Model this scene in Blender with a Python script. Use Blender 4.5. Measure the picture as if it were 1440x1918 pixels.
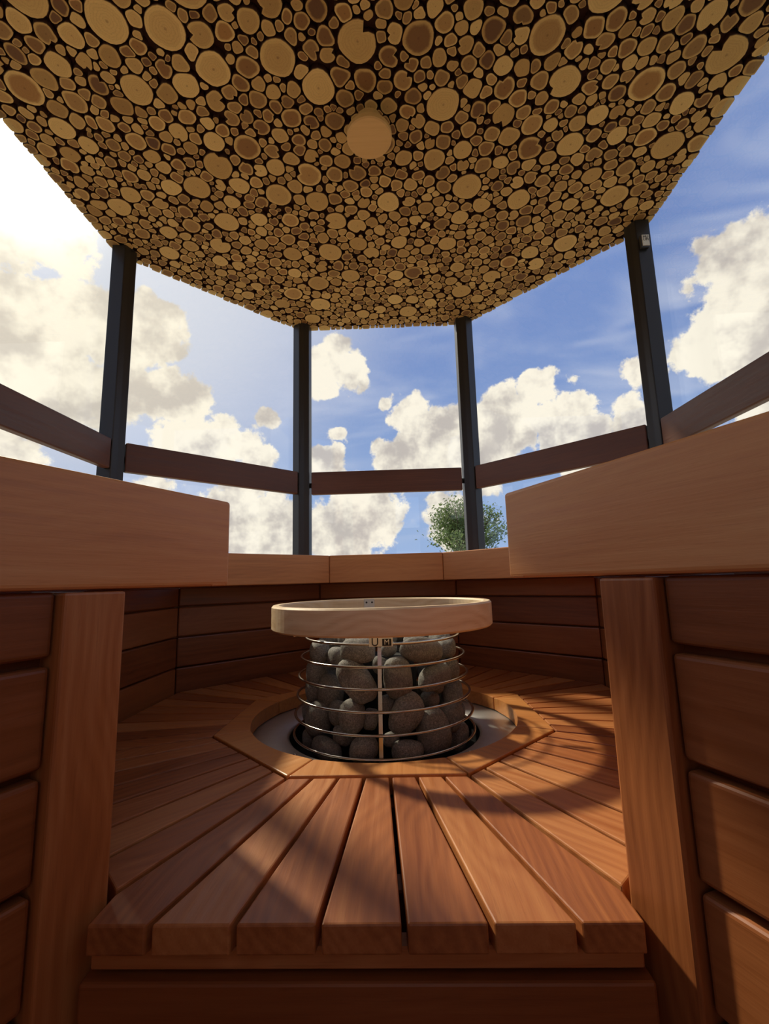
import bpy, bmesh, math, random
import numpy as np
from mathutils import Vector, Matrix

# ------------------------------------------------------------------ scene, camera
for o in list(bpy.data.objects):
    bpy.data.objects.remove(o, do_unlink=True)
scene = bpy.context.scene
COL = scene.collection
rnd = random.Random(7)

E = 0.72            # eye height above the sauna's base floor
RO = 1.15           # circumradius of the octagonal room
H = 1.38            # ceiling above the eye
HP = 0.334          # slatted platform below the eye
GZ = -0.16          # ground level outside
SUN_AZ, SUN_EL = math.radians(-43.5), math.radians(40.5)
SUN_DIR = Vector((math.sin(SUN_AZ)*math.cos(SUN_EL), math.cos(SUN_AZ)*math.cos(SUN_EL), math.sin(SUN_EL)))
C8, S8, T8 = math.cos(math.pi/8), math.sin(math.pi/8), math.tan(math.pi/8)

FPX = 848.45
CAM_POS = Vector((0.0476, -1.2252, E))
CR = Vector((0.9991564, 0.0314021, -0.0264636))
CU = Vector((0.0309075, -0.1507223, 0.9880929))
CF = Vector((-0.0270395, 0.9880773, 0.1515657))
cam_d = bpy.data.cameras.new('camera')
cam = bpy.data.objects.new('camera', cam_d)
COL.objects.link(cam)
cam_d.sensor_fit = 'VERTICAL'
cam_d.sensor_height = 36.0
cam_d.sensor_width = 36.0
cam_d.lens = FPX/1918*36.0
cam_d.clip_start = 0.01
cam_d.clip_end = 500
M = Matrix.Identity(4)
for i in range(3):
    M[i][0], M[i][1], M[i][2], M[i][3] = CR[i], CU[i], -CF[i], CAM_POS[i]
cam.matrix_world = M
scene.camera = cam

vs = scene.view_settings
vs.view_transform = 'Standard'
vs.look = 'None'
vs.exposure = 0.0
vs.gamma = 1.0
vs.use_curve_mapping = False
scene.cycles.max_bounces = 7; scene.cycles.diffuse_bounces = 4; scene.cycles.glossy_bounces = 3; scene.cycles.transparent_max_bounces = 12

# ------------------------------------------------------------------ node helpers
def lin(r, g, b):
    f = lambda c: (c/255/12.92) if c/255 <= 0.04045 else ((c/255+0.055)/1.055)**2.4
    return (f(r), f(g), f(b), 1.0)

class NT:
    def __init__(self, tree):
        self.t = tree; self.n = tree.nodes; self.l = tree.links
    def new(self, kind, **kw):
        n = self.n.new(kind)
        for k, v in kw.items(): setattr(n, k, v)
        return n
    def put(self, sock, v):
        if isinstance(v, bpy.types.NodeSocket): self.l.new(v, sock)
        else: sock.default_value = v
    def math(self, op, a, b=None, c=None, clamp=False):
        n = self.new('ShaderNodeMath', operation=op, use_clamp=clamp)
        self.put(n.inputs[0], a)
        if b is not None: self.put(n.inputs[1], b)
        if c is not None: self.put(n.inputs[2], c)
        return n.outputs[0]
    def vmath(self, op, a, b=None, out=0, scale=None):
        n = self.new('ShaderNodeVectorMath', operation=op)
        self.put(n.inputs[0], a)
        if b is not None: self.put(n.inputs[1], b)
        if scale is not None: self.put(n.inputs[3], scale)
        return n.outputs[out]
    def rng(self, v, a, b, c=0.0, d=1.0, smooth=False):
        n = self.new('ShaderNodeMapRange', clamp=True)
        if smooth: n.interpolation_type = 'SMOOTHSTEP'
        self.put(n.inputs[0], v); self.put(n.inputs[1], a); self.put(n.inputs[2], b); self.put(n.inputs[3], c); self.put(n.inputs[4], d)
        return n.outputs[0]
    def noise(self, vec, scale, detail=4, rough=0.55, dist=0.0):
        n = self.new('ShaderNodeTexNoise')
        self.put(n.inputs['Vector'], vec); self.put(n.inputs['Scale'], scale)
        n.inputs['Detail'].default_value = detail; n.inputs['Roughness'].default_value = rough; n.inputs['Distortion'].default_value = dist
        return n.outputs['Fac']
    def mix(self, f, a, b, mode='MIX'):
        n = self.new('ShaderNodeMix', data_type='RGBA', blend_type=mode)
        self.put(n.inputs[0], f); self.put(n.inputs[6], a); self.put(n.inputs[7], b)
        return n.outputs[2]
    def xyz(self, v):
        n = self.new('ShaderNodeSeparateXYZ'); self.put(n.inputs[0], v); return n.outputs
    def comb(self, x, y, z):
        n = self.new('ShaderNodeCombineXYZ'); self.put(n.inputs[0], x); self.put(n.inputs[1], y); self.put(n.inputs[2], z); return n.outputs[0]

# ------------------------------------------------------------------ sky
world = bpy.data.worlds.new('world'); scene.world = world; world.use_nodes = True
world.cycles.sampling_method = 'MANUAL'; world.cycles.sample_map_resolution = 256
W = NT(world.node_tree); W.n.clear()
tc = W.new('ShaderNodeTexCoord'); d = tc.outputs['Generated']
dx, dy, dz = W.xyz(d)
elev = W.math('MAXIMUM', dz, 0.0)
sund = W.vmath('DOT_PRODUCT', d, tuple(SUN_DIR), out=1)
# clear air: deeper blue aloft and away from the sun, paler low down
blue = W.mix(W.rng(elev, 0.05, 0.55, smooth=True), lin(144, 166, 204), lin(112, 135, 186))
blue = W.mix(W.rng(sund, 0.74, 0.985, smooth=True), blue, lin(206, 206, 214))
# high thin cirrus
stretch = W.vmath('MULTIPLY', d, (1.2, 2.2, 4.5))
cir = W.noise(W.vmath('ADD', stretch, (3.1, 0.4, 7.7)), 1.7, 3, 0.62, 0.6)
blue = W.mix(W.math('MULTIPLY', W.rng(cir, 0.46, 0.74, smooth=True), 0.7), blue, lin(190, 194, 212))
# cumulus: heaps at these directions (x, y, z, angular radius, weight), ragged by noise
CLOUDS = [(-0.520, 0.634, 0.572, 0.052, 0.70), (-0.537, 0.707, 0.460, 0.061, 1.00), (-0.580, 0.741, 0.340, 0.074, 0.90), (-0.446, 0.763, 0.469, 0.051, 1.00), (-0.481, 0.799, 0.361, 0.054, 0.90), (-0.424, 0.829, 0.366, 0.047, 1.00), (-0.370, 0.885, 0.284, 0.052, 0.90), (-0.434, 0.857, 0.278, 0.044, 0.70), (-0.302, 0.913, 0.273, 0.043, 0.80), (-0.339, 0.929, 0.151, 0.055, 0.90), (-0.278, 0.955, 0.107, 0.068, 1.00), (-0.465, 0.862, 0.204, 0.040, 0.50), (-0.126, 0.878, 0.462, 0.038, 0.90), (-0.095, 0.891, 0.444, 0.032, 0.90), (-0.146, 0.894, 0.424, 0.032, 0.90), (-0.080, 0.906, 0.415, 0.024, 0.80), (-0.010, 0.926, 0.378, 0.016, 0.60), (-0.123, 0.942, 0.313, 0.020, 0.70), (0.049, 0.938, 0.344, 0.040, 0.90), (0.094, 0.951, 0.293, 0.063, 1.00), (-0.012, 0.964, 0.265, 0.035, 0.90), (-0.151, 0.955, 0.255, 0.034, 0.90), (0.035, 0.966, 0.257, 0.046, 1.00), (-0.074, 0.986, 0.151, 0.070, 0.90), (-0.122, 0.989, 0.088, 0.070, 0.90), (0.124, 0.985, 0.122, 0.068, 0.60), (0.226, 0.918, 0.325, 0.066, 1.00), (0.295, 0.874, 0.385, 0.032, 1.00), (0.347, 0.889, 0.298, 0.052, 1.00), (0.183, 0.947, 0.265, 0.067, 1.00), (0.393, 0.885, 0.251, 0.051, 1.00), (0.459, 0.841, 0.288, 0.033, 0.90), (0.460, 0.804, 0.377, 0.033, 0.70), (0.360, 0.849, 0.387, 0.019, 0.35), (0.568, 0.670, 0.478, 0.058, 1.00), (0.563, 0.727, 0.393, 0.060, 1.00), (-0.265, 0.897, 0.353, 0.027, 0.60), (0.645, 0.649, 0.405, 0.106, 1.00), (-0.677, 0.629, 0.383, 0.114, 1.00), (-0.617, 0.576, 0.536, 0.068, 0.80), (0.682, 0.698, 0.219, 0.114, 1.00), (-0.720, 0.672, 0.175, 0.112, 0.90)]
wv = W.new('ShaderNodeTexNoise'); W.put(wv.inputs['Vector'], d); wv.inputs['Scale'].default_value = 11.0; wv.inputs['Detail'].default_value = 2; wv.inputs['Roughness'].default_value = 0.6
dw = W.vmath('ADD', d, W.vmath('MULTIPLY', W.vmath('SUBTRACT', wv.outputs['Color'], (0.5, 0.5, 0.5)), (0.085, 0.085, 0.085)))
heap = None
for (x, y, z, rr, w) in CLOUDS:
    dist = W.vmath('DISTANCE', dw, (x, y, z), out=1)
    v = W.math('MULTIPLY_ADD', dist, -w/(1.3*rr), w*1.74/1.3)
    heap = W.math('MAXIMUM', v, 0.0 if heap is None else heap)
heap = W.math('MINIMUM', heap, 1.0)
# the same sort of broken cumulus all round the rest of the sky
flat = W.vmath('MULTIPLY', d, (1.0, 1.0, 1.7))
away = W.rng(dy, 0.50, 0.20, smooth=True)
gen = W.rng(W.noise(W.vmath('ADD', flat, (11.0, 4.0, 2.0)), 2.6, 2, 0.5), 0.44, 0.66)
heap = W.math('MAXIMUM', heap, W.math('MULTIPLY', gen, away))
fine = W.noise(d, 24.0, 5, 0.64)
body = W.math('ADD', heap, W.math('MULTIPLY', W.math('SUBTRACT', fine, 0.5), 1.15))
mask = W.rng(body, 0.26, 0.44, smooth=True)
shade = W.noise(W.vmath('ADD', d, tuple(SUN_DIR*-0.02)), 12.0, 4, 0.6)
lumpy = W.rng(W.math('SUBTRACT', W.math('MULTIPLY', shade, 1.0), W.math('MULTIPLY', W.math('SUBTRACT', body, 0.6), 0.10)), 0.34, 0.60, smooth=True)
ccol = W.mix(lumpy, lin(184, 174, 168), lin(240, 229, 212))
ccol = W.mix(W.math('MULTIPLY', W.rng(sund, 0.82, 0.985, smooth=True), 0.28), ccol, lin(255, 238, 205))
sky = W.mix(mask, blue, ccol)
# veil of glare round the sun
glow = W.math('POWER', W.math('MAXIMUM', sund, 0.0), 60.0)
glow2 = W.math('POWER', W.math('MAXIMUM', sund, 0.0), 400.0)
gl = W.math('ADD', W.math('MULTIPLY', glow, 0.22), W.math('MULTIPLY', glow2, 6.0))
sky = W.mix(1.0, sky, W.mix(1.0, (1.0, 0.93, 0.78, 1), W.comb(gl, gl, gl), 'MULTIPLY'), 'ADD')
# below the horizon: haze
sky = W.mix(W.rng(dz, -0.02, 0.02), lin(120, 120, 105), sky)
bg = W.new('ShaderNodeBackground'); W.put(bg.inputs[0], sky); bg.inputs[1].default_value = 1.4
wo = W.new('ShaderNodeOutputWorld'); W.l.new(bg.outputs[0], wo.inputs[0])

# ------------------------------------------------------------------ sun
sd = bpy.data.lights.new('sun', 'SUN')
sun = bpy.data.objects.new('sun', sd); COL.objects.link(sun)
sd.energy = 4.4; sd.angle = math.radians(2.8); sd.color = (1.0, 0.86, 0.66)
sun.rotation_euler = (-SUN_DIR).to_track_quat('-Z', 'Y').to_euler()
sun.location = SUN_DIR*20

# ------------------------------------------------------------------ materials
def base_mat(name):
    m = bpy.data.materials.new(name); m.use_nodes = True
    t = NT(m.node_tree)
    b = t.n['Principled BSDF']
    return m, t, b

def wood(name, dark, mid, light, rough=0.42, coords='OBJECT', figure=1.0, vary=0.35, gloss=0.5):
    m, t, b = base_mat(name)
    if coords == 'OBJECT':
        p = t.new('ShaderNodeTexCoord').outputs['Object']
    else:
        p = t.new('ShaderNodeAttribute', attribute_name='grain').outputs['Vector']
    oi = t.new('ShaderNodeObjectInfo').outputs['Random']
    off = t.comb(t.math('MULTIPLY', oi, 37.0), t.math('MULTIPLY', oi, 91.0), t.math('MULTIPLY', oi, 53.0))
    q = t.vmath('ADD', t.vmath('MULTIPLY', p, (1.0, 1.0, 1.0)), off)
    # cathedral figure: growth rings cut at a shallow angle, warped along the board
    warp = t.noise(t.vmath('MULTIPLY', q, (2.2, 5.0, 5.0)), 1.0, 2, 0.5)
    sx, sy, sz = t.xyz(q)
    ring = t.math('ADD', t.math('MULTIPLY', warp, 9.0), t.math('MULTIPLY', sy, 34.0))
    ring = t.math('ADD', ring, t.math('MULTIPLY', sz, 34.0))
    tri = t.math('ABSOLUTE', t.math('SUBTRACT', t.math('FRACT', t.math('MULTIPLY', ring, 1.6)), 0.5))
    tri = t.math('MULTIPLY', tri, 2.0)
    streak = t.noise(t.vmath('MULTIPLY', q, (3.0, 90.0, 90.0)), 1.0, 4, 0.6)
    pores = t.noise(t.vmath('MULTIPLY', q, (26.0, 420.0, 420.0)), 1.0, 2, 0.5)
    cloud = t.noise(t.vmath('MULTIPLY', q, (2.5, 7.0, 7.0)), 1.0, 3, 0.5)
    f = t.math('ADD', t.math('MULTIPLY', tri, 0.10*figure), t.math('MULTIPLY', streak, 0.45))
    f = t.math('ADD', f, t.math('MULTIPLY', cloud, 0.45))
    f = t.math('ADD', f, 0.07)
    f = t.math('ADD', f, t.math('MULTIPLY', t.math('SUBTRACT', oi, 0.5), vary))
    cr = t.new('ShaderNodeValToRGB')
    cr.color_ramp.elements[0].position = 0.22; cr.color_ramp.elements[0].color = dark
    cr.color_ramp.elements[1].position = 0.82; cr.color_ramp.elements[1].color = light
    e = cr.color_ramp.elements.new(0.52); e.color = mid
    t.put(cr.inputs[0], f)
    col = t.mix(t.rng(pores, 0.60, 0.80, 0.0, 0.30), cr.outputs[0], dark)
    t.put(b.inputs['Base Color'], col)
    t.put(b.inputs['Roughness'], t.rng(streak, 0.3, 0.7, rough-0.06, rough+0.10))
    b.inputs['Specular IOR Level'].default_value = gloss
    bp = t.new('ShaderNodeBump'); bp.inputs['Strength'].default_value = 0.12; bp.inputs['Distance'].default_value = 0.002
    t.put(bp.inputs['Height'], t.math('ADD', streak, t.math('MULTIPLY', pores, 0.5)))
    t.put(b.inputs['Normal'], bp.outputs[0])
    return m

def plain(name, col, rough=0.5, metal=0.0, bump=0.0, bscale=300.0, spec=0.5):
    m, t, b = base_mat(name)
    p = t.new('ShaderNodeTexCoord').outputs['Object']
    n = t.noise(p, bscale*0.3, 4, 0.55)
    t.put(b.inputs['Base Color'], t.mix(t.rng(n, 0.3, 0.7, 0.0, 0.25), col, tuple(c*0.7 for c in col[:3])+(1,)))
    b.inputs['Roughness'].default_value = rough; b.inputs['Metallic'].default_value = metal
    b.inputs['Specular IOR Level'].default_value = spec
    if bump:
        bp = t.new('ShaderNodeBump'); bp.inputs['Strength'].default_value = bump; bp.inputs['Distance'].default_value = 0.002
        t.put(bp.inputs['Height'], t.noise(p, bscale, 3, 0.6)); t.put(b.inputs['Normal'], bp.outputs[0])
    return m

MAT = {}
MAT['cedar'] = wood('cedar', lin(122, 64, 31), lin(174, 105, 57), lin(206, 140, 84))
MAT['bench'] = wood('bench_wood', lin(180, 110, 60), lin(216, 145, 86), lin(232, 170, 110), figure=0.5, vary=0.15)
MAT['surround'] = wood('surround_wood', lin(160, 94, 46), lin(202, 134, 72), lin(222, 160, 92), figure=0.6, vary=0.12)
MAT['rail'] = wood('rail_wood', lin(70, 42, 32), lin(94, 60, 46), lin(116, 78, 60), figure=0.4, vary=0.2)
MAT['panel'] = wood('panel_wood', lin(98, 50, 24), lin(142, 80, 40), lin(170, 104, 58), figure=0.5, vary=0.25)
MAT['oak'] = wood('oak', lin(186, 148, 100), lin(233, 203, 158), lin(248, 226, 188), rough=0.5, coords='GRAIN', figure=2.2, vary=0.0)
MAT['disc'] = wood('disc_wood', lin(196, 152, 92), lin(214, 172, 108), lin(226, 186, 124), rough=0.6, figure=0.2, vary=0.0)
MAT['black_steel'] = plain('black_steel', lin(42, 41, 41), 0.38, 0.0, 0.05, 400)
MAT['steel'] = plain('stainless_steel', lin(205, 198, 186), 0.24, 1.0, 0.02, 200)
MAT['plate'] = plain('brushed_plate', lin(214, 212, 208), 0.42, 0.75, 0.03, 150)
MAT['core'] = plain('dark_core', lin(18, 17, 16), 0.8)
MAT['white'] = plain('white_enamel', lin(226, 220, 206), 0.5)
MAT['ink'] = plain('black_ink', lin(22, 18, 16), 0.6)
MAT['backing'] = plain('dark_backing', lin(58, 30, 17), 0.85, 0.0, 0.3, 120)
MAT['render_white'] = plain('white_render', lin(232, 230, 224), 0.85, 0.0, 0.2, 60)
MAT['roof'] = plain('roof_felt', lin(66, 62, 60), 0.9)

# glass: a clear pane, mirrored only as much as its Fresnel reflection
m = bpy.data.materials.new('pane_glass'); m.use_nodes = True
t = NT(m.node_tree); t.n.clear()
ge = t.new('ShaderNodeNewGeometry')
cosi = t.math('ABSOLUTE', t.vmath('DOT_PRODUCT', ge.outputs['Normal'], ge.outputs['Incoming'], out=1))
fres = t.math('ADD', t.math('MULTIPLY', t.math('POWER', t.math('SUBTRACT', 1.0, cosi), 5.0), 0.96), 0.04)
tr = t.new('ShaderNodeBsdfTransparent'); tr.inputs[0].default_value = (0.93, 0.95, 0.95, 1)
gl_ = t.new('ShaderNodeBsdfGlossy'); gl_.inputs['Roughness'].default_value = 0.0
mx = t.new('ShaderNodeMixShader'); t.l.new(fres, mx.inputs[0]); t.l.new(tr.outputs[0], mx.inputs[1]); t.l.new(gl_.outputs[0], mx.inputs[2])
om = t.new('ShaderNodeOutputMaterial'); t.l.new(mx.outputs[0], om.inputs[0])
MAT['glass'] = m

# end grain of the log slices
m, t, b = base_mat('log_end_grain')
rad = t.new('ShaderNodeAttribute', attribute_name='rad').outputs['Fac']
tone = t.new('ShaderNodeAttribute', attribute_name='tone').outputs['Fac']
heart = t.new('ShaderNodeAttribute', attribute_name='heart').outputs['Fac']
p = t.new('ShaderNodeTexCoord').outputs['Object']
n1 = t.noise(p, 45.0, 4, 0.6); n2 = t.noise(p, 380.0, 3, 0.6)
rj = t.math('ADD', rad, t.math('MULTIPLY', t.math('SUBTRACT', n1, 0.5), 0.35))
sap = t.mix(tone, lin(182, 144, 78), lin(226, 192, 120))
hrt = t.mix(tone, lin(94, 60, 28), lin(164, 120, 62))
hm = t.math('MULTIPLY', t.rng(rj, 0.90, 0.62, smooth=True), heart)
c = t.mix(hm, sap, hrt)
ringv = t.math('SINE', t.math('MULTIPLY', rj, 46.0))
c = t.mix(t.rng(ringv, 0.0, 1.0, 0.0, 0.12), c, lin(120, 76, 36))
c = t.mix(t.rng(rj, 0.12, 0.0, 0.0, 0.5), c, lin(92, 54, 26))
c = t.mix(t.rng(n2, 0.55, 0.75, 0.0, 0.25), c, lin(110, 72, 36))
c = t.mix(t.rng(rad, 0.955, 1.0), c, lin(66, 34, 18))
t.put(b.inputs['Base Color'], c); b.inputs['Roughness'].default_value = 0.75
bp = t.new('ShaderNodeBump'); bp.inputs['Strength'].default_value = 0.25; bp.inputs['Distance'].default_value = 0.002
t.put(bp.inputs['Height'], n2); t.put(b.inputs['Normal'], bp.outputs[0])
MAT['log'] = m

# sauna stone
m, t, b = base_mat('sauna_stone')
p = t.new('ShaderNodeTexCoord').outputs['Object']
oi = t.new('ShaderNodeObjectInfo').outputs['Random']
n1 = t.noise(p, 26.0, 5, 0.6); n2 = t.noise(p, 260.0, 4, 0.7); n3 = t.noise(p, 700.0, 2, 0.5)
c = t.mix(t.rng(n1, 0.3, 0.7), lin(100, 98, 93), lin(148, 144, 136))
c = t.mix(t.rng(n2, 0.45, 0.75), c, lin(190, 184, 172))
c = t.mix(t.rng(n3, 0.54, 0.66, 0, 0.8), c, lin(48, 46, 42))
c = t.mix(t.math('MULTIPLY', oi, 0.35), c, lin(90, 86, 80))
t.put(b.inputs['Base Color'], c); b.inputs['Roughness'].default_value = 0.75
bp = t.new('ShaderNodeBump'); bp.inputs['Strength'].default_value = 0.5; bp.inputs['Distance'].default_value = 0.003
t.put(bp.inputs['Height'], t.math('ADD', n2, t.math('MULTIPLY', n1, 1.5))); t.put(b.inputs['Normal'], bp.outputs[0])
MAT['stone'] = m

# ground and leaves
m, t, b = base_mat('pale_bounce_paving')
p = t.new('ShaderNodeTexCoord').outputs['Object']
t.put(b.inputs['Base Color'], t.mix(t.noise(p, 6.0, 6, 0.6), lin(150, 144, 132), lin(196, 188, 174))); b.inputs['Roughness'].default_value = 0.9
MAT['bounce_paving'] = m
m, t, b = base_mat('lawn')
p = t.new('ShaderNodeTexCoord').outputs['Object']
t.put(b.inputs['Base Color'], t.mix(t.noise(p, 3.0, 8, 0.7), lin(64, 84, 36), lin(120, 136, 66))); b.inputs['Roughness'].default_value = 0.95
MAT['lawn'] = m
m, t, b = base_mat('leaf')
p = t.new('ShaderNodeTexCoord').outputs['Object']
lc = t.mix(t.rng(t.noise(p, 2.2, 5, 0.7), 0.3, 0.7), lin(78, 104, 60), lin(142, 160, 104))
t.put(b.inputs['Base Color'], lc); b.inputs['Roughness'].default_value = 0.6
tl = t.new('ShaderNodeBsdfTranslucent'); t.put(tl.inputs[0], lc)
mx = t.new('ShaderNodeMixShader'); mx.inputs[0].default_value = 0.45
t.l.new(b.outputs[0], mx.inputs[1]); t.l.new(tl.outputs[0], mx.inputs[2]); t.l.new(mx.outputs[0], t.n['Material Output'].inputs[0])
MAT['leaf'] = m
MAT['bark'] = plain('tree_bark', lin(92, 78, 62), 0.9, 0, 0.6, 20)

# ------------------------------------------------------------------ mesh helpers
def tag(o, label, cat, group=None, kind=None):
    if label: o['label'] = label
    if cat: o['category'] = cat
    if group: o['group'] = group
    if kind: o['kind'] = kind
    return o
def structure(o):
    o['kind'] = 'structure'; return o
def link(name, me, mat=None, parent=None, mw=None):
    o = bpy.data.objects.new(name, me); COL.objects.link(o)
    if mat is not None and me is not None and not me.materials: me.materials.append(mat)
    if parent is not None: o.parent = parent
    if mw is not None: o.matrix_world = mw if parent is None else mw
    return o
def empty(name, loc=(0, 0, 0)):
    o = bpy.data.objects.new(name, None); COL.objects.link(o); o.location = loc; o.empty_display_size = 0.1
    return o
def bm_mesh(bm, name, smooth=False):
    bmesh.ops.recalc_face_normals(bm, faces=bm.faces[:])
    me = bpy.data.meshes.new(name); bm.to_mesh(me); bm.free()
    if smooth:
        for pl in me.polygons: pl.use_smooth = True
    return me
def prism_bm(poly, z0, z1, bevel=0.0, segs=2):
    bm = bmesh.new()
    a = [bm.verts.new((x, y, z0)) for x, y in poly]; b_ = [bm.verts.new((x, y, z1)) for x, y in poly]
    n = len(poly)
    bm.faces.new(a[::-1]); bm.faces.new(b_)
    for i in range(n): bm.faces.new((a[i], a[(i+1) % n], b_[(i+1) % n], b_[i]))
    if bevel:
        bmesh.ops.bevel(bm, geom=bm.edges[:], offset=bevel, segments=segs, profile=0.5, affect='EDGES', clamp_overlap=True)
    return bm
def prism(name, poly, z0, z1, mat, parent=None, mw=None, bevel=0.0, segs=2):
    o = link(name, bm_mesh(prism_bm(poly, z0, z1, bevel, segs), name), mat, parent)
    if mw is not None: o.matrix_local = mw
    return o
def box_bm(sx, sy, sz, bevel=0.0, segs=2):
    return prism_bm([(-sx/2, -sy/2), (sx/2, -sy/2), (sx/2, sy/2), (-sx/2, sy/2)], -sz/2, sz/2, bevel, segs)
def frame(loc, xa, ya, za):
    m4 = Matrix.Identity(4)
    for i in range(3):
        m4[i][0], m4[i][1], m4[i][2], m4[i][3] = xa[i], ya[i], za[i], loc[i]
    return m4
UP = Vector((0, 0, 1))
def at_angle(r, a, z=0.0):        # a measured from +y towards +x (clockwise seen from above), radians
    return Vector((r*math.sin(a), r*math.cos(a), z))
def board(name, length, width, thick, mat, parent, mw, bevel=0.003, segs=2):
    me = bm_mesh(box_bm(length, width, thick, bevel, segs), name)
    o = link(name, me, mat, parent); o.matrix_local = mw
    return o
def lathe_bm(profile, n=48, closed=True):
    bm = bmesh.new(); loops = []
    for k in range(n):
        a = 2*math.pi*k/n
        loops.append([bm.verts.new((r*math.cos(a), r*math.sin(a), z)) for r, z in profile])
    m_ = len(profile)
    for k in range(n):
        A, B = loops[k], loops[(k+1) % n]
        for j in range(m_ if closed else m_-1):
            bm.faces.new((A[j], B[j], B[(j+1) % m_], A[(j+1) % m_]))
    return bm
def torus_bm(R_, r_, z, n=72, m_=8):
    return lathe_bm([(R_+r_*math.cos(2*math.pi*i/m_), z+r_*math.sin(2*math.pi*i/m_)) for i in range(m_)], n)
def octpoly(r):
    return [(r*math.sin(math.pi/8+k*math.pi/4), r*math.cos(math.pi/8+k*math.pi/4)) for k in range(8)][::-1]

# sector k: centre direction a = k*45deg from +y (k=0 back, 1 back right, 2 right, 3 front right, 4 entry, 5 front left, 6 left, 7 back left)
def sec(k):
    a = k*math.pi/4
    return a, Vector((math.sin(a), math.cos(a), 0)), Vector((math.cos(a), -math.sin(a), 0))   # outward, tangent (to the right)
SIDE = ['back', 'back_right', 'right', 'front_right', 'entry', 'front_left', 'left', 'back_left']

# ------------------------------------------------------------------ ground, base floor, outer walls, panes
g = link('ground', bm_mesh(prism_bm([(-120, -120), (120, -120), (120, 120), (-120, 120)], GZ-0.5, GZ-0.03), 'ground'), MAT['lawn']); structure(g)
g = link('bounce_terrace', bm_mesh(prism_bm([(-7, -9), (7, -9), (7, 6), (-7, 6)], GZ-0.3, GZ, 0.01, 1), 'bounce_terrace'), MAT['bounce_paving']); structure(g)  # unseen pale terrace, added to bounce sunlight up to the ceiling
g = link('floor', bm_mesh(prism_bm(octpoly(RO+0.03), GZ, 0.0), 'floor'), MAT['panel']); structure(g)

AP = RO*C8            # apothem of the pane plane
for k in range(8):
    if k == 4: continue
    a, out, tan = sec(k)
    hl = RO*S8
    w = link('wall_'+SIDE[k], bm_mesh(box_bm(2*(RO+0.02)*S8, 0.74, 0.04, 0.0), 'wall'), MAT['panel'])
    w.matrix_world = frame(out*(AP+0.005)+UP*(0.37), tan, UP, tan.cross(UP)); structure(w)
    gz0, gz1 = 0.74, E+H
    pane = link('window_%d' % (k+1), bm_mesh(box_bm(2*hl-0.012, gz1-gz0, 0.008), 'window_pane'), MAT['glass'])
    pane.matrix_world = frame(out*(AP+0.004)+UP*((gz0+gz1)/2), tan, UP, tan.cross(UP)); structure(pane)

# anteroom behind the camera: dark panelled walls, low roof, a narrow door standing ajar to the garden
AY0, AY1, AXW, AZT = -1.100, -2.60, 0.56, E+H+0.016
def room_box(name, x0, x1, y0, y1, z0, z1):
    o_ = link(name, bm_mesh(prism_bm([(x0, y0), (x1, y0), (x1, y1), (x0, y1)], z0, z1), name), MAT['panel']); return structure(o_)
room_box('floor_anteroom', -AXW, AXW, AY1-0.06, AY0+0.03, GZ, -0.001)
room_box('wall_anteroom_left', -AXW-0.05, -AXW, AY1-0.06, AY0+0.03, GZ, 1.0)
room_box('wall_anteroom_right', AXW, AXW+0.05, AY1-0.06, AY0+0.03, GZ, 1.0)
for nm, x_ in (('window_9', -AXW-0.025), ('window_10', AXW+0.025)):  # unseen side glazing, added to let daylight onto the bench end boards
    pane = link(nm, bm_mesh(prism_bm([(x_-0.004, AY1-0.05), (x_+0.004, AY1-0.05), (x_+0.004, AY0), (x_-0.004, AY0)], 1.0, AZT), 'window_pane'), MAT['glass']); structure(pane)
room_box('wall_anteroom_front_left', -AXW, -0.47, AY0-0.02, AY0+0.02, 0, AZT)
room_box('wall_anteroom_front_right', 0.47, AXW, AY0-0.02, AY0+0.02, 0, AZT)
room_box('wall_anteroom_back_left', -AXW, 0.03, AY1-0.05, AY1, 0, AZT)
room_box('wall_anteroom_back_right', 0.345, AXW, AY1-0.05, AY1, 0, AZT)
room_box('trim_1', 0.03, 0.345, AY1-0.05, AY1, E+1.11, AZT)
room_box('ceiling_anteroom', -AXW-0.05, AXW+0.05, AY1-0.06, AY0+0.02, AZT, AZT+0.08)

# ------------------------------------------------------------------ steel posts at the corners
def chevron(L, T):
    # local: x along outward bisector, y sideways; inner faces parallel to the two panes
    tl_, tr_ = Vector((-S8, C8)), Vector((-S8, -C8))       # along each pane, away from the corner
    nl, nr = Vector((-C8, -S8)), Vector((-C8, S8))         # inward normals
    o_ = Vector((0.008, 0)); inn = Vector((-T/C8, 0))
    pts = [o_, o_+tl_*(L+0.004), o_+tl_*L+nl*T, inn, o_+tr_*L+nr*T, o_+tr_*(L+0.004)]
    return [(v.x, v.y) for v in pts]
post_me = bm_mesh(prism_bm(chevron(0.050, 0.053), 0.74, E+H-0.001, 0.003, 2), 'steel_post')
post_me.materials.append(MAT['black_steel'])
PLAB = {7: 'black steel corner post at the left end of the centre window pane',
        0: 'black steel corner post at the right end of the centre window pane',
        6: 'wide black steel corner post on the far left under the ceiling edge',
        1: 'black steel corner post on the right carrying a small white sensor',
        2: 'black steel corner post on the right side nearest the doorway, out of frame',
        3: 'black steel post on the right of the doorway',
        4: 'black steel post on the left of the doorway',
        5: 'black steel corner post on the left side nearest the doorway, out of frame'}
for k in range(8):
    a = math.pi/8+k*math.pi/4
    o = link('steel_post', post_me)
    bis = Vector((math.sin(a), math.cos(a), 0)); side = UP.cross(bis)
    o.matrix_world = frame(at_angle(RO, a), bis, side, UP)
    tag(o, PLAB[k], 'post', 'black steel posts between the window panes')

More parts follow.
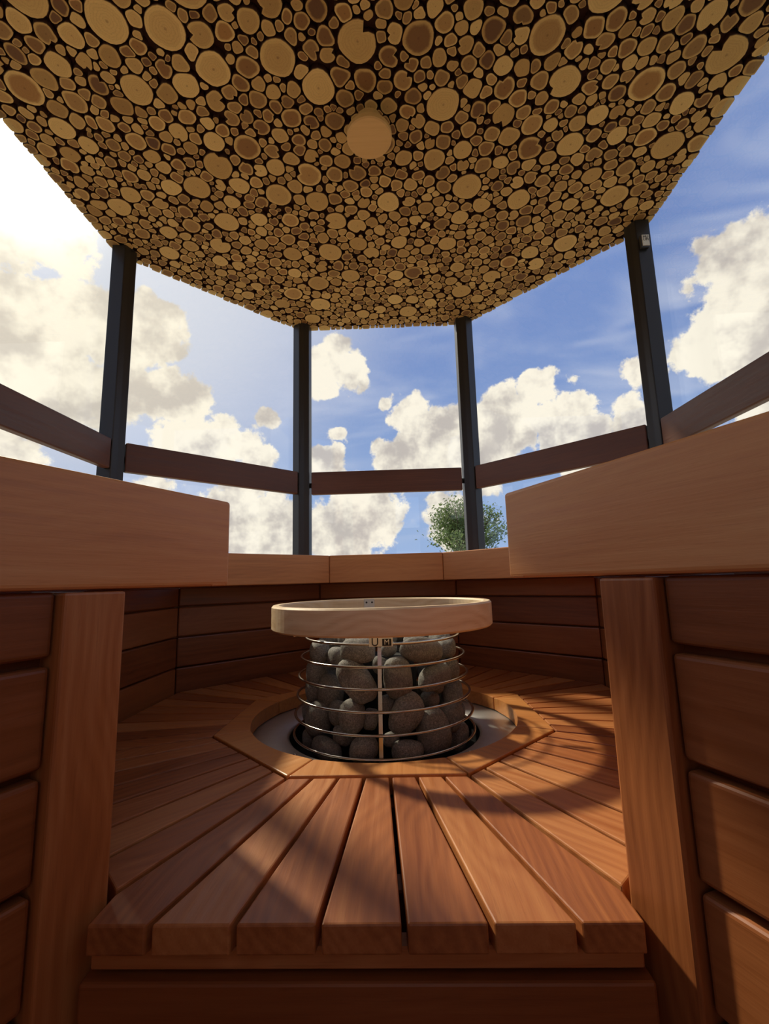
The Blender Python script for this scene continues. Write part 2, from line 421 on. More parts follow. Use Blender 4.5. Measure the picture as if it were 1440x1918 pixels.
# ------------------------------------------------------------------ back-rest rails across the panes
RLAB = {0: 'dark brown backrest rail across the centre window pane', 1: 'dark brown backrest rail across the pane right of centre',
        7: 'dark brown backrest rail across the pane left of centre', 6: 'dark brown backrest rail at the far left edge of the photo',
        2: 'brown backrest rail at the far right edge above the bench end', 3: 'brown backrest rail beside the doorway on the right, out of frame',
        5: 'brown backrest rail beside the doorway on the left, out of frame'}
for k in range(8):
    if k == 4: continue
    a, out, tan = sec(k)
    ry = AP-0.031
    rail = empty('backrest_rail', out*ry+UP*(E+0.445)); tag(rail, RLAB[k], 'rail', 'backrest rails across the window panes')
    hl = 0.382 if k == 0 else 0.3885
    board('rail_board', 2*hl, 0.116, 0.028, MAT['rail'], rail, frame((0, 0, 0.058), tan, UP, tan.cross(UP)), 0.004)
    for s in (-1, 1):
        b_ = link('bracket', bm_mesh(box_bm(0.040, 0.026, 0.003, 0.0, 1), 'bracket'), MAT['black_steel'], rail)
        b_.matrix_local = frame(tan*s*(hl-0.008)+Vector((0, 0, 0.052))+out*0.0157, tan, UP, tan.cross(UP))

# ------------------------------------------------------------------ ceiling of log slices
ceil_o = link('ceiling', bm_mesh(prism_bm(octpoly(RO+0.02), E+H+0.016, E+H+0.11), 'ceiling'), MAT['backing']); structure(ceil_o)
def build_slices():
    rs = np.random.RandomState(11)
    ap = (RO+0.02)*C8
    nrm = np.array([[math.sin(k*math.pi/4), math.cos(k*math.pi/4)] for k in range(8)])
    N = 0
    X = np.zeros((9000, 2)); Rr = np.zeros(9000)
    def tryput(rlo, rhi, attempts, gap, maxn):
        nonlocal N
        cnt = 0
        P = rs.uniform(-1.17, 1.17, (attempts, 2)); RD = rs.uniform(rlo, rhi, attempts)
        for i in range(attempts):
            p_, r_ = P[i], RD[i]
            if (nrm@p_).max() > ap-0.2*r_: continue
            if N:
                dd = np.hypot(X[:N, 0]-p_[0], X[:N, 1]-p_[1])-Rr[:N]
                if dd.min() < r_*0.90+gap: continue
            X[N] = p_; Rr[N] = r_; N += 1; cnt += 1
            if cnt >= maxn: break
    for k in range(8):                      # slices sawn off straight along the edge
        nk = nrm[k]; tk = np.array([nk[1], -nk[0]]); hlen = ap*T8; pos = -hlen+0.012
        while pos < hlen-0.008:
            r_ = float(rs.choice([rs.uniform(0.010, 0.018), rs.uniform(0.016, 0.026), rs.uniform(0.026, 0.036)], p=[0.45, 0.4, 0.15]))
            if pos+r_*0.95 > hlen: break
            pos += r_*0.92
            X[N] = nk*(ap-r_*rs.uniform(0.35, 0.6))+tk*pos; Rr[N] = r_; N += 1
            pos += r_*0.92
    tryput(0.036, 0.052, 700, 0.022, 80)
    tryput(0.026, 0.034, 3000, 0.008, 120)
    tryput(0.018, 0.025, 9000, 0.002, 620)
    tryput(0.013, 0.018, 16000, 0.0005, 1300)
    tryput(0.009, 0.013, 22000, 0.0, 1800)
    tryput(0.006, 0.009, 12000, 0.0, 1000)
    A = 22
    th = np.arange(A)*2*np.pi/A
    U = np.stack([np.cos(th), np.sin(th)], 1)
    out = []
    for i in range(N):
        c_, r_ = X[i], Rr[i]
        D = X[:N]-c_; dist = np.hypot(D[:, 0], D[:, 1]); nb = np.where((dist > 0) & (dist < 2.2*r_+Rr[:N]+0.03))[0]
        ph = rs.uniform(0, 6.28, 3)
        lob = 1+0.10*np.cos(th+ph[0])+0.16*np.cos(2*th+ph[1])+0.10*np.cos(3*th+ph[2])
        rad = r_*1.42*lob
        for j in nb:
            dot = U@D[j]
            tt = np.where(dot > 1e-6, (dist[j]**2+r_*r_-Rr[j]**2)/(2*np.maximum(dot, 1e-6)), 9.0)
            rad = np.minimum(rad, tt-0.0019)
        lim = ap+0.004+rs.uniform(-0.001, 0.002)
        for k in range(8):
            dn = U@nrm[k]; gapk = lim-nrm[k]@c_
            rad = np.minimum(rad, np.where(dn > 1e-6, gapk/np.maximum(dn, 1e-6), 9.0))
        rad = np.maximum(rad, 0.0015)
        edge_cut = rad.copy(); cutm = np.zeros(A, bool)
        for k in range(8):
            dn = U@nrm[k]; cutm |= (dn > 1e-6) & (np.abs(rad-np.where(dn > 1e-6, (lim-nrm[k]@c_)/np.maximum(dn, 1e-6), 9.0)) < 1e-6)
        sm = 0.25*np.roll(rad, 1)+0.5*rad+0.25*np.roll(rad, -1)
        rad = np.minimum(rad, sm)
        rad = 0.2*np.roll(rad, 1)+0.6*rad+0.2*np.roll(rad, -1)
        rad = np.where(cutm, edge_cut, rad)
        if r_ > 0.016 and rs.rand() < 0.26:
            q = rs.randint(A); dpt = rs.uniform(0.45, 0.75)
            rad[q] *= dpt; rad[(q+1) % A] *= (dpt+1)/2
        tone_ = float(np.clip(rs.normal(0.5, 0.28), 0, 1))
        heart_ = 0.15 if (r_ > 0.03 and rs.rand() < 0.7) else float(rs.choice([0.1, 0.35, 0.75, 1.0], p=[0.12, 0.28, 0.36, 0.24]))
        if r_ > 0.03: tone_ = min(1.0, tone_+0.25)
        out.append((c_, r_, rad, rs.uniform(0.0165, 0.0225), tone_, heart_))
    return out, U
slices, SU = build_slices()
def slice_geo(rad, th_, tone_, heart_, cx=0.0, cy=0.0):
    A = len(rad); V = []; Rd = []
    for sc_, z, rv in ((1.0, 0.0, 1.3), (1.0, -th_+0.0025, 1.02), (0.955, -th_, 0.95), (0.62, -th_, 0.60), (0.3, -th_, 0.3)):
        for q in range(A):
            V.append((cx+SU[q][0]*rad[q]*sc_, cy+SU[q][1]*rad[q]*sc_, z)); Rd.append(rv)
    V.append((cx, cy, -th_)); Rd.append(0.0)
    Fc = []
    for l_ in range(4):
        for q in range(A):
            q2 = (q+1) % A
            Fc.append((l_*A+q, (l_+1)*A+q, (l_+1)*A+q2, l_*A+q2))
    for q in range(A): Fc.append((4*A+q, 5*A, 4*A+(q+1) % A))
    return V, Fc, Rd
def attr_mesh(name, V, Fc, Rd, tn, ht, mat):
    me = bpy.data.meshes.new(name); me.from_pydata(V, [], Fc); me.materials.append(mat)
    for nm, vals in (('rad', Rd), ('tone', tn), ('heart', ht)):
        at = me.attributes.new(nm, 'FLOAT', 'POINT'); at.data.foreach_set('value', np.array(vals, dtype=np.float32))
    return me
def seen_size(p_, r_):
    v = Vector((p_[0], p_[1], E+H))-CAM_POS
    z = v.dot(CF)
    if z < 0.2: return 0
    x = 720+FPX*v.dot(CR)/z; y = 959-FPX*v.dot(CU)/z
    if not (-40 < x < 1480 and -60 < y < 1918): return 0
    return r_*r_/z**3
order = sorted(range(len(slices)), key=lambda i: -seen_size(slices[i][0], slices[i][1]))
for i in order[:300]:
    c_, r_, rad, th_, tn, ht = slices[i]
    V, Fc, Rd = slice_geo(rad, th_, tn, ht)
    o = link('log_slice', attr_mesh('log_slice', V, Fc, Rd, [tn]*len(V), [ht]*len(V), MAT['log']), None, ceil_o)
    o.location = (c_[0], c_[1], E+H+0.017)
V, Fc, Rd, TN, HT = [], [], [], [], []
for i in order[300:]:
    c_, r_, rad, th_, tn, ht = slices[i]
    v_, f_, r2 = slice_geo(rad, th_, tn, ht, c_[0], c_[1])
    b0 = len(V)
    V += v_; Fc += [tuple(q+b0 for q in f) for f in f_]; Rd += r2; TN += [tn]*len(v_); HT += [ht]*len(v_)
o = link('log_slices', attr_mesh('log_slices', V, Fc, Rd, TN, HT, MAT['log']), None, ceil_o)
o.location = (0, 0, E+H+0.017); o['kind'] = 'stuff'
roof = link('roof', bm_mesh(prism_bm(octpoly(RO+0.02), E+H+0.11, E+H+0.16), 'roof'), MAT['roof']); structure(roof)

# round wooden vent disc under the ceiling
vent = empty('ceiling_vent', (0.0, -0.05, E+H)); tag(vent, 'round pale wooden vent disc hanging under the log slice ceiling', 'vent')
link('cover_disc', bm_mesh(lathe_bm([(0.0001, -0.066), (0.064, -0.066), (0.0675, -0.063), (0.0675, -0.050), (0.0655, -0.047), (0.0001, -0.047)], 64, False), 'cover_disc'), MAT['disc'], vent)
link('stem', bm_mesh(lathe_bm([(0.0001, -0.048), (0.010, -0.048), (0.010, 0.0), (0.0001, 0.0)], 20, False), 'stem'), MAT['steel'], vent)
link('collar', bm_mesh(lathe_bm([(0.025, -0.024), (0.036, -0.024), (0.040, -0.020), (0.040, 0.0), (0.025, 0.0)], 48), 'collar'), MAT['disc'], vent)

# ------------------------------------------------------------------ slatted platform round the heater
plat = empty('slatted_platform', (0, 0, 0)); tag(plat, 'reddish wooden platform of slats fanning out round the heater', 'platform')
RI, RS_ = 0.4125, 0.728           # inner octagon and riser octagon (circumradius)
def slat_poly(k, i):
    # local x outward (distance from centre), y tangent
    t0, t1 = -T8+2*T8*i/7, -T8+2*T8*(i+1)/7
    x0 = RI*C8+0.002; x1 = 0.722 if k == 4 else RS_*C8-0.002
    g0 = 0.0030 if i > 0 else 0.0035; g1 = 0.0030 if i < 6 else 0.0035
    lo = lambda x: x*t0+g0*math.sqrt(1+t0*t0); hi = lambda x: x*t1-g1*math.sqrt(1+t1*t1)
    if k == 4:
        lim = 0.2765
        if hi(x1) > lim:
            xb = (lim+g1*math.sqrt(1+t1*t1))/t1
            return [(x0, lo(x0)), (x1, lo(x1)), (x1, lim), (xb, lim), (x0, hi(x0))]
        if lo(x1) < -lim:
            xb = (-lim-g0*math.sqrt(1+t0*t0))/t0
            return [(x0, lo(x0)), (xb, -lim), (x1, -lim), (x1, hi(x1)), (x0, hi(x0))]
    return [(x0, lo(x0)), (x1, lo(x1)), (x1, hi(x1)), (x0, hi(x0))]
slat_cache = {}
for k in range(8):
    a, out, tan = sec(k)
    for i in range(7):
        key = (k == 4, i)
        if key not in slat_cache:
            me = bm_mesh(prism_bm(slat_poly(k, i), -0.028, 0.0, 0.0022, 2), 'slat'); me.materials.append(MAT['cedar']); slat_cache[key] = me
        o = link('slat', slat_cache[key], None, plat)
        o.matrix_local = frame((0, 0, E-HP), out, UP.cross(out), UP)
# bearers under the slats
for r_, hh in ((0.44, 0.06), (0.66, 0.06)):
    for k in range(8):
        a, out, tan = sec(k)
        board('bearer', 2*r_*S8-0.03, 0.034, hh, MAT['panel'], plat, frame(out*(r_*C8)+UP*(E-HP-0.029-hh/2), tan, out, UP), 0.002, 1)
# fascia under the front edge
board('fascia_strip', 0.556, 0.022, 0.020, MAT['cedar'], plat, frame((0, -0.700, E-HP-0.0385), Vector((1, 0, 0)), Vector((0, 1, 0)), UP), 0.002, 1)
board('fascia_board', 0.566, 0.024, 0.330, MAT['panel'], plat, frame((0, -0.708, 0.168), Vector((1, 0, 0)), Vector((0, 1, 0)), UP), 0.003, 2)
# octagonal surround with a round opening
def surround_mesh():
    n = 10; ri = 0.329
    half = math.pi/8-0.0030
    inner = [(ri*math.cos(-half+2*half*q/n), ri*math.sin(-half+2*half*q/n)) for q in range(n+1)]
    ro = 0.4105
    gg = 0.0016
    outp = [(ro*C8, ro*S8-gg), (ro*C8, -ro*S8+gg)]
    return bm_mesh(prism_bm(inner[::-1]+outp[::-1], -0.034, 0.0, 0.0025, 2), 'surround_board')
sm = surround_mesh(); sm.materials.append(MAT['surround'])
for k in range(8):
    a, out, tan = sec(k)
    o = link('surround_board', sm, None, plat)
    o.matrix_local = frame((0, 0, E-HP+0.003), out, UP.cross(out), UP)

# ------------------------------------------------------------------ bench ring
bench = empty('sauna_bench', (0, 0, 0)); tag(bench, 'wide reddish wooden bench running round the room with both ends at the entrance', 'bench')
RB, RW, RR = 0.570, 1.088, 0.74
ZB = E+0.105
seat_cache = {}
for k in range(8):
    if k == 4: continue
    a, out, tan = sec(k)
    # front board
    L = 2*RB*S8
    poly = [(-L/2+0.0008, 0), (L/2-0.0008, 0), (L/2+0.028*T8-0.0008, 0.028), (-L/2-0.028*T8+0.0008, 0.028)]
    fb = link('front_board', bm_mesh(prism_bm(poly, 0.0, 0.105, 0.003, 2), 'front_board'), MAT['bench'], bench)
    fb.matrix_local = frame(out*(RB*C8)+UP*E, tan, out, tan.cross(out)) if tan.cross(out).z > 0 else frame(out*(RB*C8)+UP*E, -tan, out, UP)
    # seat boards, running along the side
    x = RB*C8+0.0285
    wd = (RW*C8-x)/4
    for q in range(4):
        xa, xb = x+q*wd+0.0006, x+(q+1)*wd-0.0006
        key = q
        if key not in seat_cache:
            me = bm_mesh(prism_bm([(xa, -xa*T8+0.0005), (xb, -xb*T8+0.0005), (xb, xb*T8-0.0005), (xa, xa*T8-0.0005)], -0.028, 0.0, 0.003, 2), 'seat_board')
            me.transform(Matrix.Rotation(0, 4, 'Z')); me.materials.append(MAT['bench']); seat_cache[key] = me
        o = link('seat_board', seat_cache[key], None, bench)
        o.matrix_local = frame((0, 0, ZB), out, UP.cross(out), UP)
    # riser planks under the seat, over an unseen panel added to block sun leaks
    cut = {3: 1, 5: -1}.get(k, 0)          # the sections beside the entrance stop behind the end post
    board('riser_light_block', 2*(RR+0.022)*S8-0.06*abs(cut), 0.715, 0.010, MAT['panel'], bench, frame(out*(RR*C8+0.0255)-tan*0.03*cut+UP*(E-0.36), tan, UP, tan.cross(UP)), 0.0)
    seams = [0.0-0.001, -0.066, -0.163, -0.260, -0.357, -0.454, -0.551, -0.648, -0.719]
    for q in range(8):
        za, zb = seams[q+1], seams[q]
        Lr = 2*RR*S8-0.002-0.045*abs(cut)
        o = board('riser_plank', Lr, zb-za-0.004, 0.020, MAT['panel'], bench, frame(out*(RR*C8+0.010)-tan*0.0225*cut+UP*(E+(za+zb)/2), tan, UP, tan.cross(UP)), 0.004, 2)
# the two ends by the entrance, cut along the radius
for s in (-1, 1):
    u_ = Vector((s*S8, -C8, 0))                 # outward along the cut
    n_ = Vector((s*C8, S8, 0))                  # into the bench (away from the passage)
    def end_piece(name, r0, r1, z0, z1, o0, th_, mat, bev, vertical=False, segs=2):
        c_ = u_*((r0+r1)/2)+n_*(o0+th_/2)+UP*(E+(z0+z1)/2)
        if vertical:
            return board(name, z1-z0, r1-r0, th_, mat, bench, frame(c_, UP, u_, UP.cross(u_)), bev, segs)
        return board(name, r1-r0, z1-z0, th_, mat, bench, frame(c_, u_, UP, u_.cross(UP)), bev, segs)
    end_piece('end_board', 0.563, 1.08, 0.0, 0.132, 0.0, 0.034, MAT['bench'], 0.006, segs=3)
    end_piece('end_post', 0.735, 0.806, -E+0.001, -0.003, 0.001, 0.045, MAT['cedar'], 0.003, True)
    seams = [(-0.070, -0.002), (-0.180, -0.079), (-0.287, -0.189), (-0.395, -0.296), (-0.503, -0.404), (-0.611, -0.512), (-0.719, -0.620)]
    for z0, z1 in seams:
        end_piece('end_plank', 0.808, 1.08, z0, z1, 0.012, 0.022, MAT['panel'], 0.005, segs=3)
    end_piece('backing_board', 0.80, 1.08, -0.718, -0.004, 0.0345, 0.010, MAT['panel'], 0.0)

# ------------------------------------------------------------------ heater
heater = empty('sauna_heater', (0, 0, 0)); tag(heater, 'round steel cage sauna heater sunk in the platform with a pale wooden guard ring', 'heater')
CAGE = [(0.1968, -0.1366), (0.209, -0.1829), (0.2144, -0.2279), (0.2184, -0.2731), (0.2236, -0.318), (0.2265, -0.3638)]
def cage_r(z):
    zs = [-q[1] for q in CAGE]; return float(np.interp(-z, zs, [q[0] for q in CAGE]))
for r_, z in CAGE:
    link('cage_ring', bm_mesh(torus_bm(r_, 0.0032, E+z), 'cage_ring', True), MAT['steel'], heater)
# upright rods following the rings
def rod_mesh():
    bm = bmesh.new(); prev = None
    pts = [(cage_r(-0.08)-0.012 if z > -0.13 else cage_r(z)-0.0055, z) for z in (-0.105, -0.1366, -0.1829, -0.2279, -0.2731, -0.318, -0.3638, -0.40)]
    for r_, z in pts:
        lp = [bm.verts.new((r_+dx_, dy_, E+z)) for dx_, dy_ in ((0.0025, -0.0042), (0.0025, 0.0042), (-0.0025, 0.0042), (-0.0025, -0.0042))]
        if prev:
            for q in range(4): bm.faces.new((prev[q], prev[(q+1) % 4], lp[(q+1) % 4], lp[q]))
        else: bm.faces.new(lp[::-1])
        prev = lp
    bm.faces.new(prev)
    return bm_mesh(bm, 'cage_rod')
rm = rod_mesh(); rm.materials.append(MAT['steel'])
for q in range(3):
    ang = -math.pi/2+q*math.pi*2/3
    o = link('cage_rod', rm, None, heater); o.matrix_local = Matrix.Rotation(ang, 4, 'Z')
# steel tray round the cage, sloping inwards, and the dark well
link('tray', bm_mesh(lathe_bm([(0.238, E-0.372), (0.245, E-0.368), (0.352, E-0.3665), (0.352, E-0.3695), (0.245, E-0.371), (0.238, E-0.375)], 72), 'tray', True), MAT['plate'], heater)
link('well', bm_mesh(lathe_bm([(0.2385, E-0.376), (0.2415, E-0.376), (0.2415, 0.01), (0.2385, 0.01)], 64), 'well'), MAT['core'], heater)
link('core', bm_mesh(lathe_bm([(0.0001, 0.02), (0.085, 0.02), (0.085, E-0.22), (0.07, E-0.19), (0.0001, E-0.19)], 32, False), 'core'), MAT['core'], heater)
link('stone_grate', bm_mesh(lathe_bm([(0.0001, E-0.425), (0.237, E-0.425), (0.237, E-0.420), (0.0001, E-0.420)], 48, False), 'stone_grate'), MAT['core'], heater)
for ang in (-136, -122, -44, -56, 40, 140):
    for r_ in (0.262, 0.288):
        rv = link('rivet', bm_mesh(lathe_bm([(0.0001, 0.004), (0.003, 0.0032), (0.0045, 0.0), (0.0001, 0.0)], 12, False), 'rivet', True), MAT['steel'], heater)
        rv.location = (r_*math.cos(math.radians(ang+(r_-0.262)*120)), r_*math.sin(math.radians(ang+(r_-0.262)*120)), E-0.3672)
# wooden guard ring
def guard_mesh():
    ro, ri, z0, z1, bv = 0.284, 0.262, E-0.113, E-0.053, 0.004
    prof = [(ri, z0+bv), (ri+bv, z0), (ro-bv, z0), (ro, z0+bv), (ro, z1-bv), (ro-bv, z1), (ri+bv, z1), (ri, z1-bv)]
    bm = lathe_bm(prof, 96)
    me = bm_mesh(bm, 'guard_ring')
    at = me.attributes.new('grain', 'FLOAT_VECTOR', 'POINT')
    vals = []
    for v in me.vertices:
        an = math.atan2(0.85*v.co.y-0.53*v.co.x, 0.85*v.co.x+0.53*v.co.y)      # scarf joint at the front left
        vals += [an*0.28, v.co.z*1.0, math.hypot(v.co.x, v.co.y)]
    at.data.foreach_set('vector', np.array(vals, dtype=np.float32))
    return me
link('guard_ring', guard_mesh(), MAT['oak'], heater)
for q in range(3):
    ang = math.pi/2+math.radians(11)+q*math.pi*2/3
    arm = link('ring_bracket', bm_mesh(box_bm(0.068, 0.014, 0.003, 0.0, 1), 'ring_bracket'), MAT['steel'], heater)
    arm.matrix_local = Matrix.Rotation(ang, 4, 'Z')@Matrix.Translation((0.229, 0, E-0.1165))
    clip = link('ring_clip', bm_mesh(box_bm(0.002, 0.034, 0.030, 0.0008, 1), 'ring_clip'), MAT['white'], heater)
    clip.matrix_local = Matrix.Rotation(ang, 4, 'Z')@Matrix.Translation((0.2608, 0, E-0.069))
    for yy in (-0.009, 0.009):
        sc_ = link('screw', bm_mesh(lathe_bm([(0.0001, 0.0012), (0.0026, 0.0008), (0.003, 0.0), (0.0001, 0.0)], 10, False), 'screw'), MAT['ink'], clip)
        sc_.matrix_local = frame((-0.001, yy, 0.004), Vector((0, 1, 0)), Vector((0, 0, 1)), Vector((-1, 0, 0)))
# maker's badge on the top ring
def text_mesh(body, size, ext=0.0004):
    cu = bpy.data.curves.new('letters', 'FONT'); cu.body = body; cu.size = size; cu.extrude = ext; cu.align_x = 'CENTER'; cu.align_y = 'CENTER'; cu.resolution_u = 3
    tmp = bpy.data.objects.new('letters', cu); COL.objects.link(tmp)
    dg = bpy.context.evaluated_depsgraph_get()
    me = bpy.data.meshes.new_from_object(tmp.evaluated_get(dg))
    bpy.data.objects.remove(tmp, do_unlink=True)
    return me
badge = link('badge', bm_mesh(box_bm(0.052, 0.036, 0.0014, 0.0005, 1), 'badge'), MAT['white'], heater)
badge.matrix_local = frame((0.004, -0.2022, E-0.1225), Vector((1, 0, 0)), UP, Vector((0, -1, 0)))
for (tx, ty, ch) in ((-0.013, 0.008, 'H'), (0.013, 0.008, 'U'), (-0.013, -0.009, 'U'), (0.013, -0.009, 'M')):
    if ch == 'M':
        sq = link('badge_square', bm_mesh(box_bm(0.020, 0.015, 0.0006), 'badge_square'), MAT['ink'], badge); sq.matrix_local = Matrix.Translation((tx, ty, 0.0009))
        lt = link('letter', text_mesh(ch, 0.016), MAT['white'], badge); lt.matrix_local = Matrix.Translation((tx, ty, 0.0015))
    else:
        lt = link('letter', text_mesh(ch, 0.024), MAT['ink'], badge); lt.matrix_local = Matrix.Translation((tx, ty, 0.0011))

# ------------------------------------------------------------------ stones in the cage
STONES = [(-80.1,0.163,-0.174,0.040,0.0291,0),(-79.8,0.17,-0.222,0.042,0.034,20),(-57.2,0.13,-0.18,0.0335,0.0247,0),(-18.9,0.156,-0.155,0.0446,0.0292,0),(-19.5,0.166,-0.223,0.0347,0.0589,-38),(-62.8,0.146,-0.263,0.048,0.0414,10),(-78.5,0.192,-0.267,0.030,0.0268,20),(13.6,0.164,-0.213,0.0346,0.0481,0),(8.3,0.126,-0.156,0.0204,0.0188,0),(38.0,0.153,-0.161,0.064,0.0313,8),(83.6,0.166,-0.171,0.034,0.0257,0),(49.4,0.166,-0.225,0.058,0.0283,-6),(83.3,0.172,-0.222,0.036,0.026,0),(-22.6,0.177,-0.295,0.0327,0.0401,8),(-9.5,0.152,-0.304,0.0166,0.0271,10),(16.9,0.176,-0.288,0.0383,0.0501,40),(51.2,0.144,-0.28,0.0253,0.0206,0),(80.8,0.175,-0.280,0.050,0.0304,-20),(38.7,0.183,-0.336,0.0422,0.0524,-8),(64.5,0.178,-0.322,0.044,0.0365,0),(73.0,0.184,-0.377,0.044,0.0337,0),(-42.8,0.186,-0.370,0.0472,0.0256,5),(-12.7,0.186,-0.356,0.0332,0.0289,0),(17.7,0.187,-0.364,0.0389,0.0274,5),(-62.6,0.176,-0.318,0.036,0.0434,12),(-86.1,0.190,-0.322,0.030,0.0315,0),(-74.8,0.190,-0.375,0.034,0.0232,0),(92.4,0.192,-0.335,0.036,0.0249,0),(5.5,0.144,-0.277,0.0227,0.0227,0),(7.3,0.154,-0.347,0.0193,0.0163,0),(-34.6,0.155,-0.342,0.0259,0.0259,0),(94.3,0.186,-0.275,0.034,0.0251,0),(-0.5,0.131,-0.191,0.0202,0.0217,0),(-42.0,0.149,-0.300,0.028,0.0319,0),(66.3,0.144,-0.255,0.034,0.0198,0),(32.7,0.157,-0.377,0.0215,0.0181,0)]
front_n = len(STONES)
for row, z in enumerate((-0.365, -0.312, -0.258, -0.205, -0.158)):
    n = 6
    for q in range(n):
        ang = 108+q*(144/(n-1))+(7 if row % 2 else -5)
        STONES.append((ang, cage_r(z)-0.045, z+rnd.uniform(-.006, .006), rnd.uniform(.036, .045), rnd.uniform(.026, .034), rnd.uniform(-30, 30)))
for q in range(7):
    ang = q*51+12
    STONES.append((ang, 0.092 if q else 0.0, -0.145+rnd.uniform(-.006, .006), rnd.uniform(.036, .044), rnd.uniform(.024, .03), rnd.uniform(-30, 30)))
names = ['first', 'second', 'third', 'fourth', 'fifth', 'sixth', 'seventh', 'eighth', 'ninth', 'tenth', 'eleventh', 'twelfth', 'thirteenth', 'fourteenth', 'fifteenth', 'sixteenth']
LEV = [(-0.19, 'top'), (-0.245, 'second'), (-0.305, 'third'), (-1, 'bottom')]
rows = {}
for i in range(front_n):
    for zz, nm in LEV:
        if STONES[i][2] > zz: rows.setdefault(nm, []).append(i); break
slab = {}
for nm, ids in rows.items():
    ids.sort(key=lambda i: STONES[i][1]*math.sin(math.radians(STONES[i][0])))
    for j, i in enumerate(ids):
        size = 'large' if STONES[i][3]*STONES[i][4] > 0.0017 else ('small' if STONES[i][3]*STONES[i][4] < 0.0008 else 'medium')
        slab[i] = '%s grey stone, %s from the left in the %s layer of the heater cage' % (size, names[j], nm)
def stone_mesh(w, h, dpt, tilt, seed):
    rr = random.Random(seed)
    bm = bmesh.new(); bmesh.ops.create_icosphere(bm, subdivisions=3, radius=1.0)
    ax = [Vector((rr.uniform(-1, 1), rr.uniform(-1, 1), rr.uniform(-1, 1))).normalized() for _ in range(5)]
    am = [rr.uniform(0.05, 0.15) for _ in range(5)]
    pw = rr.uniform(2.2, 2.9)
    for v in bm.verts:
        n_ = v.co.normalized()
        k_ = (abs(n_.x)**pw+abs(n_.y)**pw+abs(n_.z)**pw)**(-1/pw)
        for a_, m_ in zip(ax, am):
            dp = n_.dot(a_)
            if dp > 0.55: k_ -= (dp-0.55)*m_*1.9       # flattened facets
        k_ += 0.03*math.sin(3*n_.x+seed)*math.cos(2.6*n_.z+seed*1.7)
        v.co = Vector((n_.x*w, n_.y*dpt, n_.z*h))*k_
    me = bm_mesh(bm, 'sauna_stone', True)
    me.transform(Matrix.Rotation(math.radians(tilt), 4, 'Y'))
    return me
for i, (ang, r_, z, w, h, tilt) in enumerate(STONES):
    a = math.radians(ang)
    w, h = w*0.985, h*0.985
    me = stone_mesh(w, h, min(0.030, 0.74*min(w, h)+0.005), tilt, i+3)
    o = link('sauna_stone', me, MAT['stone'])
    rad_ = Vector((math.sin(a), -math.cos(a), 0)); tg = Vector((math.cos(a), math.sin(a), 0))
    r_ = min(r_, cage_r(z)-0.040) if i < front_n+30 else r_
    o.matrix_world = frame(rad_*r_+UP*(E+z), tg, -rad_, UP)
    if i < front_n: tag(o, slab[i], 'stone', 'stones in the heater cage')
    elif i < front_n+30:
        j = i-front_n
        tag(o, 'grey stone at the cage back, %s from the right, %s row up' % (names[j % 6], names[j//6]), 'stone', 'stones at the back of the heater cage')
    else:
        j = i-front_n-30
        tag(o, 'grey stone %s inside the guard ring' % ('in the middle of the heap top' if j == 0 else 'on the heap top, %s going round from the doorway' % names[j-1]), 'stone', 'stones on top of the heater')

# ------------------------------------------------------------------ sensor on the right post
a = math.pi/8+math.pi/4
sens_n = Vector((0, -1, 0))      # flank of the post facing the entrance
corner = at_angle(RO, a)
tdir = Vector((0, -1, 0))
sensor = empty('temperature_sensor', corner+tdir*0.0515+Vector((-0.024, 0, 0))+UP*(E+1.275)); tag(sensor, 'small white sensor plate with black lettering high on the right post', 'sensor')
sx_ = Vector((1, 0, 0))
def sfr(dx_, dz_, dn): return frame(sx_*dx_+UP*dz_+sens_n*dn, sx_, UP, sx_.cross(UP))
o = link('housing', bm_mesh(box_bm(0.030, 0.052, 0.012, 0.001, 1), 'housing'), MAT['black_steel'], sensor); o.matrix_local = sfr(-0.002, -0.003, 0.006)
o = link('face_plate', bm_mesh(box_bm(0.027, 0.046, 0.003, 0.0008, 1), 'face_plate'), MAT['white'], sensor); o.matrix_local = sfr(0.001, 0, 0.0135)
for dz_, s_ in ((0.0135, 'HU'), (0.0015, 'UM')):
    o = link('lettering', text_mesh(s_, 0.0145, 0.0003), MAT['ink'], sensor); o.matrix_local = sfr(0.001, dz_, 0.0155)

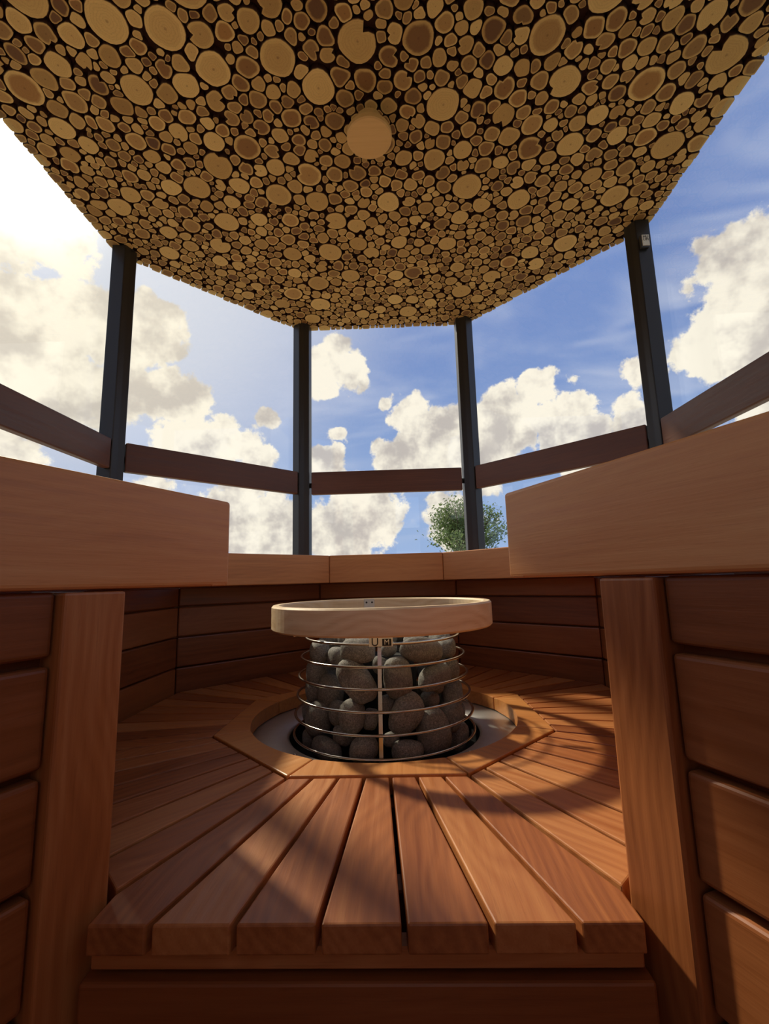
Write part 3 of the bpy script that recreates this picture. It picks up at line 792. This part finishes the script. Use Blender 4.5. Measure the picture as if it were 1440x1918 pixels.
# ------------------------------------------------------------------ outside
def tree(x, y, hgt, crown_r, label, seed):
    rr = random.Random(seed)
    t_ = empty('leafy_tree', (x, y, GZ-0.03)); tag(t_, label, 'tree')
    def limb(bm, p0, p1, r0, r1):
        dv = (p1-p0).normalized(); e1 = dv.orthogonal().normalized(); e2 = dv.cross(e1)
        A = [bm.verts.new(p0+(e1*math.cos(q*math.pi/3)+e2*math.sin(q*math.pi/3))*r0) for q in range(6)]
        B = [bm.verts.new(p1+(e1*math.cos(q*math.pi/3)+e2*math.sin(q*math.pi/3))*r1) for q in range(6)]
        for q in range(6): bm.faces.new((A[q], A[(q+1) % 6], B[(q+1) % 6], B[q]))
        bm.faces.new(A[::-1]); bm.faces.new(B)
    bm = bmesh.new(); limb(bm, Vector((0, 0, 0)), Vector((0.1, 0, hgt*0.45)), 0.16, 0.10)
    link('trunk', bm_mesh(bm, 'trunk', True), MAT['bark'], t_)
    bm = bmesh.new(); tips = []
    for q in range(26):
        an = rr.uniform(0, 6.28); el = rr.uniform(0.1, 1.45); ln = crown_r*rr.uniform(0.65, 1.0)
        p0 = Vector((0.1, 0, hgt*rr.uniform(0.25, 0.45)))
        p1 = Vector((math.cos(an)*math.cos(el)*ln, math.sin(an)*math.cos(el)*ln, hgt*0.52+math.sin(el)*hgt*0.42*rr.uniform(.75, 1)))
        pm = (p0+p1)/2+Vector((rr.uniform(-.2, .2), rr.uniform(-.2, .2), rr.uniform(-.1, .2)))
        limb(bm, p0, pm, 0.05, 0.03); limb(bm, pm, p1, 0.03, 0.012)
        tips += [p1, pm, (pm+p1)/2]
    link('branches', bm_mesh(bm, 'branches', True), MAT['bark'], t_)
    V, Fc = [], []
    for tp in tips:
        for q in range(75):
            c_ = tp+Vector((rr.gauss(0, 0.23), rr.gauss(0, 0.23), rr.gauss(0, 0.16)))
            u_ = Vector((rr.uniform(-1, 1), rr.uniform(-1, 1), rr.uniform(-1, 1))).normalized(); v_ = u_.orthogonal().normalized()
            l_ = rr.uniform(0.05, 0.085); b0 = len(V)
            nn = u_.cross(v_)*l_*0.15
            V += [tuple(c_-u_*l_), tuple(c_+v_*l_*.5+nn), tuple(c_+u_*l_), tuple(c_-v_*l_*.5+nn)]
            Fc += [(b0, b0+1, b0+2), (b0, b0+2, b0+3)]
    me = bpy.data.meshes.new('foliage'); me.from_pydata(V, [], Fc)
    f_ = link('foliage', me, MAT['leaf'], t_); f_['kind'] = 'stuff'
tree(2.62, 16.8, 4.15, 2.3, 'leafy green tree beyond the panes at the right of the centre window', 5)

# white house behind the camera, seen only as a reflection in the panes
house = empty('white_house', (1.0, -9.5, GZ-0.03)); tag(house, 'white rendered house behind the camera, mirrored in the panes', 'house')
hw = link('wall', bm_mesh(prism_bm([(-6, -5), (6, -5), (6, 0), (-6, 0)], 0, 2.2), 'wall'), MAT['render_white'], house)
rf = link('roof', bm_mesh(prism_bm([(-6.4, -5.4), (6.4, -5.4), (6.4, 0.4), (-6.4, 0.4)], 2.2, 2.36, 0.02, 1), 'roof'), MAT['roof'], house)
